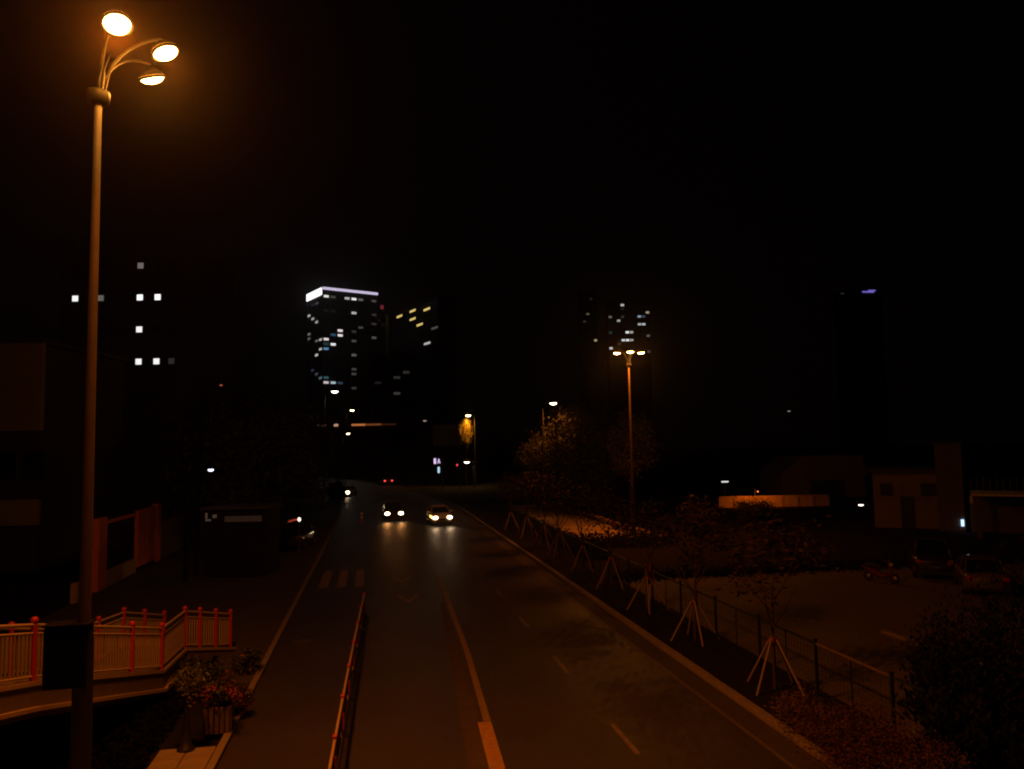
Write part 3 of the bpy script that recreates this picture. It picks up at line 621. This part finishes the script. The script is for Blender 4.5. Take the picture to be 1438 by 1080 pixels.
def shrub(label, x, y, z, rx, ry, rz, me, name='shrub', group=None, seed=0, stem=True):
    t = thing(name, label, 'shrub', (x, y, z), 0, group)
    c = put('foliage', me, t, loc=(0, 0, rz*.8)); c.scale = (rx, ry, rz); c.rotation_euler = (0, 0, seed)
    if stem: MB().tube([(0, 0, 0), (.05, 0, rz*.5), (.1, .05, rz)], [.05, .04, .02], 6).tube([(0, 0, .05), (-.15, .1, rz*.9)], [.04, .015], 6).build('stem', M['bark'], t)
    return t
RS = crown_mesh('foliage', mat('leaves_pink', (.065, .031, .034), .7, nscale=3, namt=.6), 8000, .028, 71, 70, spread=.2); RS2 = crown_mesh('foliage', mat('leaves_brown', (.1, .065, .03), .7, nscale=3, namt=.5), 2600, .05, 72, 40, spread=.22)
p = G(1195, 1050, .5); shrub('dense red-leaved shrub at the foot of the near mesh fence', p.x, p.y, .1, 1.25, 1.1, .75, RS, seed=.4)
p = G(1255, 1090, .5); shrub('red-leaved shrub at the bottom edge right of the dense shrub', p.x, p.y, .1, 1.2, 1.0, .7, RS, seed=2.1)
p = G(1172, 1020, .5); shrub('brownish low shrub just behind the dense red-leaved shrub', p.x-.2, p.y+.9, .1, .8, .7, .5, RS2, seed=1)
CN = crown_mesh('crown', M['leaf'], 5200, .05, 91, 50, shape=(1, 1, 1), spread=.16)
for (px, dp, h, rx, lab, sd) in ((1378, 15.2, 4.3, 1.35, 'dark evergreen with ragged top at the lower right edge', 1), (1450, 14.5, 5.0, 1.3, 'dark evergreen cut off by the right edge of the view', 2), (1335, 17.5, 2.7, 1.2, 'lower dark evergreen beside the lit parking lot', 3)):
    p = D(px, 1000, dp); t = thing('evergreen', lab, 'tree', (p.x, p.y, 0)); MB().tube([(0, 0, 0), (0, 0, h*.45)], [.09, .05], 8).build('trunk', M['bark'], t)
    b = MB(); rnd = random.Random(sd)
    for k in range(60):                       # upright sprays of leaf blades
        a = rnd.uniform(0, 6.28); rr = rx*math.sqrt(rnd.random())*.75; hz_ = h*(1-.55*(rr/rx)**1.5)*rnd.uniform(.75, 1.02); b0 = Vector((math.cos(a)*rr, math.sin(a)*rr, .3))
        for m_ in range(46):
            q = rnd.random(); pz = b0 + Vector((rnd.gauss(0, .1), rnd.gauss(0, .1), q*hz_)); an = rnd.uniform(0, 6.28); s = .26*(1.15-q*.6)
            dirv = Vector((math.cos(an)*.75, math.sin(an)*.75, .7)); sd_ = Vector((-math.sin(an), math.cos(an), 0))
            b.add([pz, pz+dirv*s*.5+sd_*s*.16, pz+dirv*s, pz+dirv*s*.5-sd_*s*.16], [(0, 1, 2, 3)])
    b.build('crown', M['leaf_deep'], t)

# ------------------------------------------------------------------ stair with red posted railing (left)
ST = [(10.0, 3.3), (15.4, D(55, 957, 15.4).z-.05), (20.9, D(235, 941, 20.9).z-.05), (23.4, D(262, 913, 23.4).z), (26.2, .14)]
def zst(d):
    for (a, za), (b, zb) in zip(ST, ST[1:]):
        if d <= b: return za+(zb-za)*(d-a)/(b-a)
    return .14
LN, LF = -9.45, -11.7
def lat(d): return LN if d < 20.9 else (LN-.45*(d-20.9)/2.5 if d < 23.4 else LN-.45*max(0, (26.2-d)/2.8))
st = thing('stair', 'concrete footbridge stair descending at the left with pale edge beam', 'stair', (0, 0, 0), -YAW)   # local x = lateral, y = depth
def stp(d0, d1, z): return MB().box(LF+.12, lat((d0+d1)/2)-.16, d0, d1-.006, z-.16, z, .01)
d = 10.0; n = 0
while d < 26.0:
    run = .5 if not 20.9 <= d < 23.4 else .83
    stp(d, d+run, zst(d+run*.5)).build('step', M['stair'], st); d += run
for side, x0, x1 in (('n', LN-.12, LN+.1), ('f', LF-.1, LF+.12)):
    for (a, za), (b, zb) in zip(ST, ST[1:]):
        bm = MB()
        for o0, o1 in ((-.62, .06),):
            ka, kb = (lat(a)-LN, lat(b)-LN) if side == 'n' else (0, 0)
            bm.add([(x0+ka, a, za+o0), (x1+ka, a, za+o0), (x1+kb, b, zb+o0), (x0+kb, b, zb+o0), (x0+ka, a, za+o1), (x1+ka, a, za+o1), (x1+kb, b, zb+o1), (x0+kb, b, zb+o1)], [(0,3,2,1),(4,5,6,7),(0,1,5,4),(1,2,6,5),(2,3,7,6),(3,0,4,7)])
        bm.build('edge_beam', M['stair'], st)
        for o0, o1, nm in ((-.5, -.42, 'ledge'), (-.02, .065, 'nosing')):
          bm = MB()
          xa, xb = (x1+.002, x1+(.09 if nm == 'ledge' else .03)) if side == 'n' else (x0-(.09 if nm == 'ledge' else .03), x0-.002)
          bm.add([(xa+ka, a, za+o0), (xb+ka, a, za+o0), (xb+kb, b, zb+o0), (xa+kb, b, zb+o0), (xa+ka, a, za+o1), (xb+ka, a, za+o1), (xb+kb, b, zb+o1), (xa+kb, b, zb+o1)], [(0,3,2,1),(4,5,6,7),(0,1,5,4),(1,2,6,5),(2,3,7,6),(3,0,4,7)])
          bm.build(nm, M['tan'], st)
MB().box(LF+.5, LN-.5, 12.6, 13.1, 0, zst(13)-.65).build('support', M['stair'], st); MB().box(LF+.5, LN-.5, 18, 18.5, 0, zst(18.5)-.65).build('support', M['stair'], st)
rl_mesh = MB().lathe([(.058, 0), (.058, 1.12)], 10).mesh('post', M['red'])
ball = MB().ball((0, 0, 1.17), .075, 10).mesh('ball_cap', M['red'])
balus = MB().box(-.016, .016, -.016, .016, .1, .93).mesh('baluster', M['tan'])
def dpx(px): return LN*F/(px-CX)
for side, lx, lab in (('n', LN+.02, 'stair railing with red ball-topped posts on the side facing the road'), ('f', LF, 'stair railing with red posts on the far side of the stair')):
    r = thing('stair_railing', lab, 'railing', (0, 0, 0), -YAW)
    ds = [12.2, 13.8, dpx(55), 17.3, dpx(190), 20.9, 23.4, 24.2, 25.1, 26.0] if side == 'n' else [12.2, 14.2, 16.2, 18.2, 20.5, 22, 23.4, 24.7, 26.1]
    fx = (lambda d: lat(d)+.02) if side == 'n' else (lambda d: LF)
    for d in ds:
        o = put('post', rl_mesh, r, loc=(fx(d), d, zst(d)+.05)); put('ball_cap', ball, o)
    for a, b in zip(ds, ds[1:]):
        for nm, zz, rr in (('top_rail', 1.13, .034), ('mid_rail', .97, .024), ('bottom_rail', .15, .024)):
            MB().tube([(fx(a), a, zst(a)+zz), (fx(b), b, zst(b)+zz)], rr, 8).build(nm, M['tan'], r)
        k = max(1, int((b-a)/.12))
        for i in range(1, k):
            d = a+(b-a)*i/k; put('baluster', balus, r, loc=(fx(d), d, zst(d)+.05))

# ------------------------------------------------------------------ guardrail between bike lane and road
gr = thing('guardrail', 'low lane railing with red post tops dividing the bike lane from the road', 'railing', (0, 0, 0))
def gx(y): return -.86+.5*max(0, (y-12)/20)**1.3*.9
gy = [8.7+2.6*i for i in range(10)]
postm = MB().box(-.03, .03, -.03, .03, 0, .5).mesh('post', M['red']); capm = MB().box(-.05, .05, -.05, .05, .862, .93, .012).mesh('post_cap', M['red'])
footm = MB().lathe([(.0001, .06), (.14, .05), (.19, .0)], 12).mesh('foot', M['black'])
refm = MB().box(-.035, .035, -.012, .012, -.05, .05).mesh('reflector', M['white']); bm_ = MB().box(-.01, .01, -.012, .012, .1, .76).mesh('picket', M['black'])
for y in gy:
    o = put('post', postm, gr, loc=(gx(y), y, 0)); put('post_cap', capm, o); put('foot', footm, o)
for a, b in zip(gy, gy[1:]):
    xa, xb = gx(a), gx(b)
    MB().tube([(xa, a, .83), (xb, b, .83)], .034, 8).build('top_rail', M['tan'], gr)
    for z in (.7, .14): MB().tube([(xa, a, z), (xb, b, z)], .016, 6).build('rail', M['black'], gr)
    for i in range(1, 22): q = i/22; put('picket', bm_, gr, loc=(xa+(xb-xa)*q, a+(b-a)*q, 0))
    q = .55
    for dx in (-.03, .14): put('reflector', refm, gr, loc=(xa+(xb-xa)*q+dx*0+(.022 if dx > 0 else -.022), a+(b-a)*q+(.02 if dx > 0 else 0), .42 if dx > 0 else .5))

# ------------------------------------------------------------------ green mesh fence on the right
fa, fb = G(1255, 1043), G(1150, 985); FX = (fa.x+fb.x)/2; FS = 3.0; FY0 = (fa.y+fb.y-3)/2-6; print('FENCE', fa, fb)
fn = thing('mesh_fence', 'dark green wire mesh fence on posts beside the parking lot', 'fence', (FX, 0, 0))
fy = [FY0+FS*i for i in range(21)]
pm = MB().box(-.035, .035, -.035, .035, 0, 1.52).mesh('post', M['green']); pm2 = MB().box(-.045, .045, -.045, .045, 1.523, 1.56).mesh('post_cap', M['green'])
wire = MB()
for i in range(19): wire.tube([(0, .08+i*.158, .12), (0, .08+i*.158, 1.42)], .0045, 4, False)
for i in range(10): wire.tube([(0, .05, .14+i*.14), (0, 2.95, .14+i*.14)], .0045, 4, False)
wm = wire.mesh('wire_mesh', M['green'])
for y in fy:
    o = put('post', pm, fn, loc=(0, y, 0)); put('post_cap', pm2, o)
    if y < fy[-1]:
        MB().box(-.02, .02, y+.04, y+2.96, 1.43, 1.47).build('top_rail', M['rail_lit'] if 14 < y < 17.4 else M['green'], fn); MB().box(-.015, .015, y+.04, y+2.96, .08, .11).build('bottom_rail', M['green'], fn)  # one stretch of top rail painted tan as if lamplit
        w_ = put('wire_mesh', wm, fn, loc=(0, y, 0)); w_['kind'] = 'stuff'
        MB().box(-.014, .014, y+1.48, y+1.51, .11, 1.428).build('mid_post', M['green'], fn)
p0, p1 = G(1240, 890), G(1338, 923); dv = p1-p0
t = thing('lot_kerb', 'pale low kerb line across the lit parking lot', 'kerb', (p0.x, p0.y, .02), math.atan2(dv.y, dv.x))
for k in range(8): MB().box(k*1.0+.005, k*1.0+.995, -.08, .08, 0, .12, .012).build('kerb_block', M['kerb'], t)

# ------------------------------------------------------------------ vehicles
def car(label, loc, rz, paint, head=False, tail=False, amber=False, suv=0.0, name='car', group=None, power=140, hs=.12, cat='car', beam=(1, .6, .34)):
    t = thing(name, label, cat, loc, rz, group)
    ys = [-2.27, -2.18, -1.92, -1.3, -.7, 0, .8, 1.5, 1.95, 2.2, 2.28]
    zt = [.62, .74, .84, .94, 1.0, 1.0, 1.0, 1.0, 1.0, .97, .84]; zb = [.34, .26, .22, .2, .2, .2, .2, .2, .22, .28, .38]; hw = [.66, .77, .86, .9, .91, .91, .91, .9, .88, .82, .72]
    b = MB(); vs = []; n = 13
    for y, a, c, w in zip(ys, zt, zb, hw):
        a += suv*.15; h = a-c
        half = [(0, c), (w*.86, c), (w*.99, c+.16*h), (w, c+.5*h), (w*.98, c+.78*h), (w*.9, a-.02), (w*.78, a)]
        sec = half + [(0, a+.035)]; full = [(-x, z) for x, z in sec[1:-1]][::-1]
        loop = [sec[i] for i in range(len(sec))] + full
        vs += [(x, y, z) for x, z in loop]; n = len(loop)
    fs = []
    for i in range(len(ys)-1):
        for k in range(n): fs.append((i*n+k, i*n+(k+1) % n, (i+1)*n+(k+1) % n, (i+1)*n+k))
    fs.append(tuple(range(n))[::-1]); fs.append(tuple((len(ys)-1)*n+k for k in range(n)))
    b.add(vs, fs, True); body = b.build('body', paint, t)
    zr = 1.47+suv*.3; zbelt = .97+suv*.15
    cs = [(-1.15, zbelt+.02, .79), (-.4, zr-.06, .64), (.3, zr, .64), (1.0, zr-.04, .63), (1.85-.15*suv, zbelt+.04, .74)]
    g = MB(); vs = []
    for i, (y, z, w) in enumerate(cs):
        vs += [(-.82, y if i not in (1, 3) else y, zbelt), (-w, y, z), (w, y, z), (.82, y, zbelt)]
    fs = []
    for i in range(4):
        o = i*4
        for k in range(3): fs.append((o+k, o+k+1, o+k+5, o+k+4))
    g.add(vs, fs); g.build('windows', M['car_glass'], t)
    rf = MB(); ry = [(-.5, zr-.075, .63), (-.3, zr-.02, .62), (.3, zr+.025, .62), (.9, zr, .61), (1.15, zr-.07, .6)]
    vs = []
    for y, z, w in ry: vs += [(-w-.03, y, z-.02), (-w*.6, y, z+.025), (w*.6, y, z+.025), (w+.03, y, z-.02)]
    rf.add(vs, [(i*4+k, i*4+k+1, i*4+k+5, i*4+k+4) for i in range(4) for k in range(3)], True); rf.build('roof', paint, t)
    for s in (-1, 1):
        MB().tube([(s*.8, -1.15, zbelt+.02), (s*.65, -.42, zr-.06)], .035, 6).tube([(s*.75, 1.8, zbelt+.03), (s*.63, 1.02, zr-.05)], .05, 6).tube([(s*.82, .25, zbelt), (s*.645, .25, zr-.01)], .03, 6).build('pillar', paint, t)
        mr = MB().ball((s*.98, -.85, zbelt+.08), .1, 10, sq=(1.1, .6, .75)).build('mirror', paint, t)
        zh = .66+suv*.12
        MB().ball((s*.62, -2.24, zh), hs, 12, sq=(1.35, .55, .85)).build('headlight', M['head_on'] if head else M['head_off'], t)
        MB().ball((s*.66, 2.25, .8+suv*.1), .15 if tail else .11, 12, sq=(1.3, .5, .9)).build('tail_light', M['tail_on'] if tail else M['tail_off'], t)
        if head: spot('headlight_beam', t, (s*.62, -2.46, zh), (0, -1, -.11), power*.5, beam, 50, 1, .1)
        if amber and s == -1:
            MB().ball((-.9, -1.95, zh+.04), .15, 10, sq=(.6, 1, .7)).build('indicator', M['amber_on'], t); MB().ball((-.99, -.87, zbelt+.1), .07, 8, sq=(.6, .5, .6)).build('indicator', M['amber_on'], t)
            MB().ball((-.93, -1.35, zh+.08), .14, 10, sq=(.5, 1, .7)).build('indicator', M['amber_on'], t)
        for y in (-1.38, 1.38):
            R = Matrix.Translation((s*.8, y, .33)) @ Matrix.Rotation(math.pi/2, 4, 'Y')
            wh = MB().lathe([(.2, -.11), (.31, -.11), (.335, -.07), (.335, .07), (.31, .11), (.2, .11)], 18, R).build('wheel', M['tyre'], t)
            rm = MB().lathe([(.0001, s*.07), (.06, s*.09), (.1, s*.06), (.19, s*.085), (.21, s*.1)], 14, R)
            rm.build('rim', M['rim'], wh)
        MB().box(s*.86-.05, s*.86+.05, 1.02, 1.18, .74, .77).build('handle', M['plastic'], t)
    MB().box(-.42, .42, -2.3, -2.2, .5, .6, .01).box(-.55, .55, -2.285, -2.2, .28, .38, .01).build('grille', M['plastic'], t)
    MB().box(-.22, .22, -2.325, -2.302, .42, .5).build('licence_plate', M['plate'], t)
    MB().box(-.22, .22, 2.26, 2.31, .58, .7).build('licence_plate', M['plate'], t)
    MB().box(-.8, .8, 2.1, 2.3, .3, .42, .02).build('bumper', M['plastic'], t)
    return t
P_dark = mat('dark_car_paint', (.02, .02, .022), .25, coat=1); P_silver = mat('silver_car_paint', (.72, .62, .5), .35, coat=.6); P_lot = mat('lot_silver_paint', (.13, .12, .115), .35, metal=.2, coat=1); P_grey = mat('grey_car_paint', (.12, .12, .12), .3, coat=1)
q = G(551, 729); car('dark car with two lit round headlights approaching in the far left lane', (q.x, q.y, 0), rad(3), P_dark, head=True, suv=.4, hs=.18, power=125, beam=(1, .32, .045))
q = G(616, 735); car('pale taxi with lit headlights and amber side lights turning toward the right', (q.x, q.y, 0), rad(4), P_silver, head=True, amber=True, suv=.3, hs=.17, power=95)
q = G(541, 681); car('car driving away with two red tail lights at the far bend', (q.x, q.y, 0), rad(194), P_grey, tail=True, suv=.3)
q = G(488, 697); car('oncoming car showing one white headlight at the dark trees', (q.x, q.y, 0), rad(-14), P_grey, head=True, hs=.24, power=30)
q = G(417, 770); car('dark car parked on the left pavement beside the post with a red arm', (q.x, q.y, .1), rad(172), P_dark, tail=False, suv=.8)
q = G(1378, 828); car('silver car parked in the lot seen from behind', (q.x, q.y, .02), rad(146), P_lot)
q = G(1308, 806); car('dark car parked in the lot left of the silver car', (q.x, q.y, .02), rad(146), P_dark, suv=.8)
# lamp pair on the left: red signal with a white light
p = D(411, 733, 49); t = thing('sign_post', 'small post with a red glowing arm and one white light by the parked car', 'sign', (p.x, p.y, .1), -YAW)
MB().tube([(.42, 0, 0), (.42, 0, p.z+.1)], .035, 8).build('post', M['pole'], t)
MB().tube([(-.28, 0, p.z-.08), (.0, 0, p.z), (.26, 0, p.z+.06)], [.04, .06, .055], 8).build('red_lamp', glow('red_dim', (1, .1, .04), .28), t)
MB().ball((.42, -.03, p.z+.05), .11, 10, sq=(1, .8, 1.2)).build('white_lamp', glow('white_lamp', (1, .85, .65), 1.6), t)
# parked motor scooter in the lot
q = G(1238, 818); t = thing('scooter', 'parked red motor scooter left of the dark parked car', 'scooter', (q.x, q.y, .02), rad(30))
for y in (-.62, .62):
    R = Matrix.Translation((0, y, .23)) @ Matrix.Rotation(math.pi/2, 4, 'Y')
    wh = MB().lathe([(.14, -.045), (.21, -.05), (.235, 0), (.21, .05), (.14, .045)], 16, R).build('wheel', M['tyre'], t); MB().lathe([(.0001, .03), (.14, .03), (.14, -.03), (.0001, -.03)], 12, R).build('rim', M['rim'], wh)
MB().tube([(0, -.55, .3), (0, -.42, .8), (0, -.38, 1.0)], [.05, .09, .04], 10).tube([(0, -.45, .4), (0, -.1, .3), (0, .3, .42), (0, .72, .62)], [.1, .13, .17, .1], 12).build('body', M['red_dull'], t)
MB().tube([(0, -.02, .7), (0, .35, .74), (0, .72, .72)], [.08, .14, .1], 10).build('seat', M['plastic'], t); MB().tube([(-.32, -.3, 1.04), (0, -.38, 1.0), (.32, -.3, 1.04)], .02, 8).build('handlebar', M['steel'], t)
MB().ball((0, -.5, .86), .09, 10).build('headlight', M['head_off'], t); MB().ball((0, .82, .66), .07, 10, sq=(1.4, .6, .8)).build('tail_light', M['tail_off'], t)
# orange banded bollard by the crossing
q = G(507.5, 734); t = thing('bollard', 'dim orange banded bollard standing in the road left of the dark car', 'bollard', (q.x, q.y, 0))
MB().lathe([(.22, 0), (.22, .05), (.12, .1), (.1, 1.0), (.0001, 1.02)], 12).build('post', mat('orange_plastic', (.5, .13, .03), .5), t)
for z in (.42, .75): MB().lathe([(.125, z), (.125, z+.16)], 12).build('reflective_band', M['white'], t)
# roadside notice behind the third tree
q = D(912, 810, 31.5); t = thing('notice_board', 'small reddish notice board on a post by the third staked tree', 'sign', (q.x, q.y, .11), -YAW)
MB().tube([(0, 0, 0), (0, 0, q.z+.5)], .025, 8).build('post', M['steel'], t); MB().box(-.17, .17, -.03, -.008, q.z-.35, q.z+.45).build('panel', mat('notice_red', (.16, .05, .04), .6), t)

# ------------------------------------------------------------------ left front planting
q = G(261, 1053, .1)
t = thing('topiary', 'lime green clipped ball plant on a dark tapering stand', 'plant', (q.x, q.y, .1))
MB().lathe([(.0001, 0), (.2, 0), (.19, .05), (.13, .09), (.1, .35), (.06, .62), (.05, .95), (.0001, .96)], 16).build('stand', M['black'], t)
c = put('foliage', crown_mesh('foliage', M['leaf_lime'], 1500, .11, 5, 30, spread=.2), t, loc=(.02, .1, 1.42)); c.scale = (.34, .34, .38)
q = G(306, 1026, .1); t = thing('planter_box', 'slatted planter box on the pavement under the pink flowers', 'planter', (q.x, q.y, .1), rad(4))
MB().box(-.3, .3, -.28, .28, .04, .58).build('box', M['black'], t)
sm_ = MB().box(-.045, .045, -.012, .012, .02, .62, .004).mesh('slat', mat('slat_paint', (.14, .11, .1), .6))
for k in range(5): put('slat', sm_, t, loc=(-.24+k*.12, -.295, 0)); put('slat', sm_, t, loc=(.315, -.24+k*.12, 0), rot=(0, 0, math.pi/2))
fl = thing('flowering_plant', 'pink flowering plant growing in the slatted planter box', 'plant', (q.x, q.y, .66))
c = put('foliage', crown_mesh('foliage', M['leaf'], 1100, .12, 6, 26, spread=.22), fl, loc=(0, 0, .3)); c.scale = (.4, .4, .34)
c = put('petals', crown_mesh('petals', M['petal'], 260, .1, 7, 18, spread=.22), fl, loc=(.1, -.1, .38), kind='stuff'); c.scale = (.5, .5, .4)
for px, py, r, m, pm_, lab, sd in ((300, 960, .6, M['leaf'], None, 'dark leafy shrub between the topiary and the stair foot', 8), (345, 930, .55, M['leaf'], M['petal_orange'], 'dark shrub with a few orange blooms near the stair foot', 9), (333, 985, .45, M['leaf_red'], M['petal'], 'purplish flowering shrub close to the left kerb', 10), (268, 945, .55, M['leaf'], None, 'shadowy shrub behind the lime topiary', 12)):
    q = G(px, py, .4); t = thing('shrub', lab, 'shrub', (q.x, q.y, .05)); c = put('foliage', crown_mesh('foliage', m, 1300, .11, sd, 28, spread=.22), t, loc=(0, 0, r*.8)); r *= .8; c.scale = (r, r, r*.85)
    MB().tube([(0, 0, 0), (.03, 0, r)], [.03, .015], 6).build('stem', M['bark'], t)
    if pm_: c = put('petals', crown_mesh('petals', pm_, 90, .1, sd+40, 14, spread=.2), t, loc=(0, -.05, r*.85), kind='stuff'); c.scale = (r, r, r*.8)
# clustered dark ground cover under the stair
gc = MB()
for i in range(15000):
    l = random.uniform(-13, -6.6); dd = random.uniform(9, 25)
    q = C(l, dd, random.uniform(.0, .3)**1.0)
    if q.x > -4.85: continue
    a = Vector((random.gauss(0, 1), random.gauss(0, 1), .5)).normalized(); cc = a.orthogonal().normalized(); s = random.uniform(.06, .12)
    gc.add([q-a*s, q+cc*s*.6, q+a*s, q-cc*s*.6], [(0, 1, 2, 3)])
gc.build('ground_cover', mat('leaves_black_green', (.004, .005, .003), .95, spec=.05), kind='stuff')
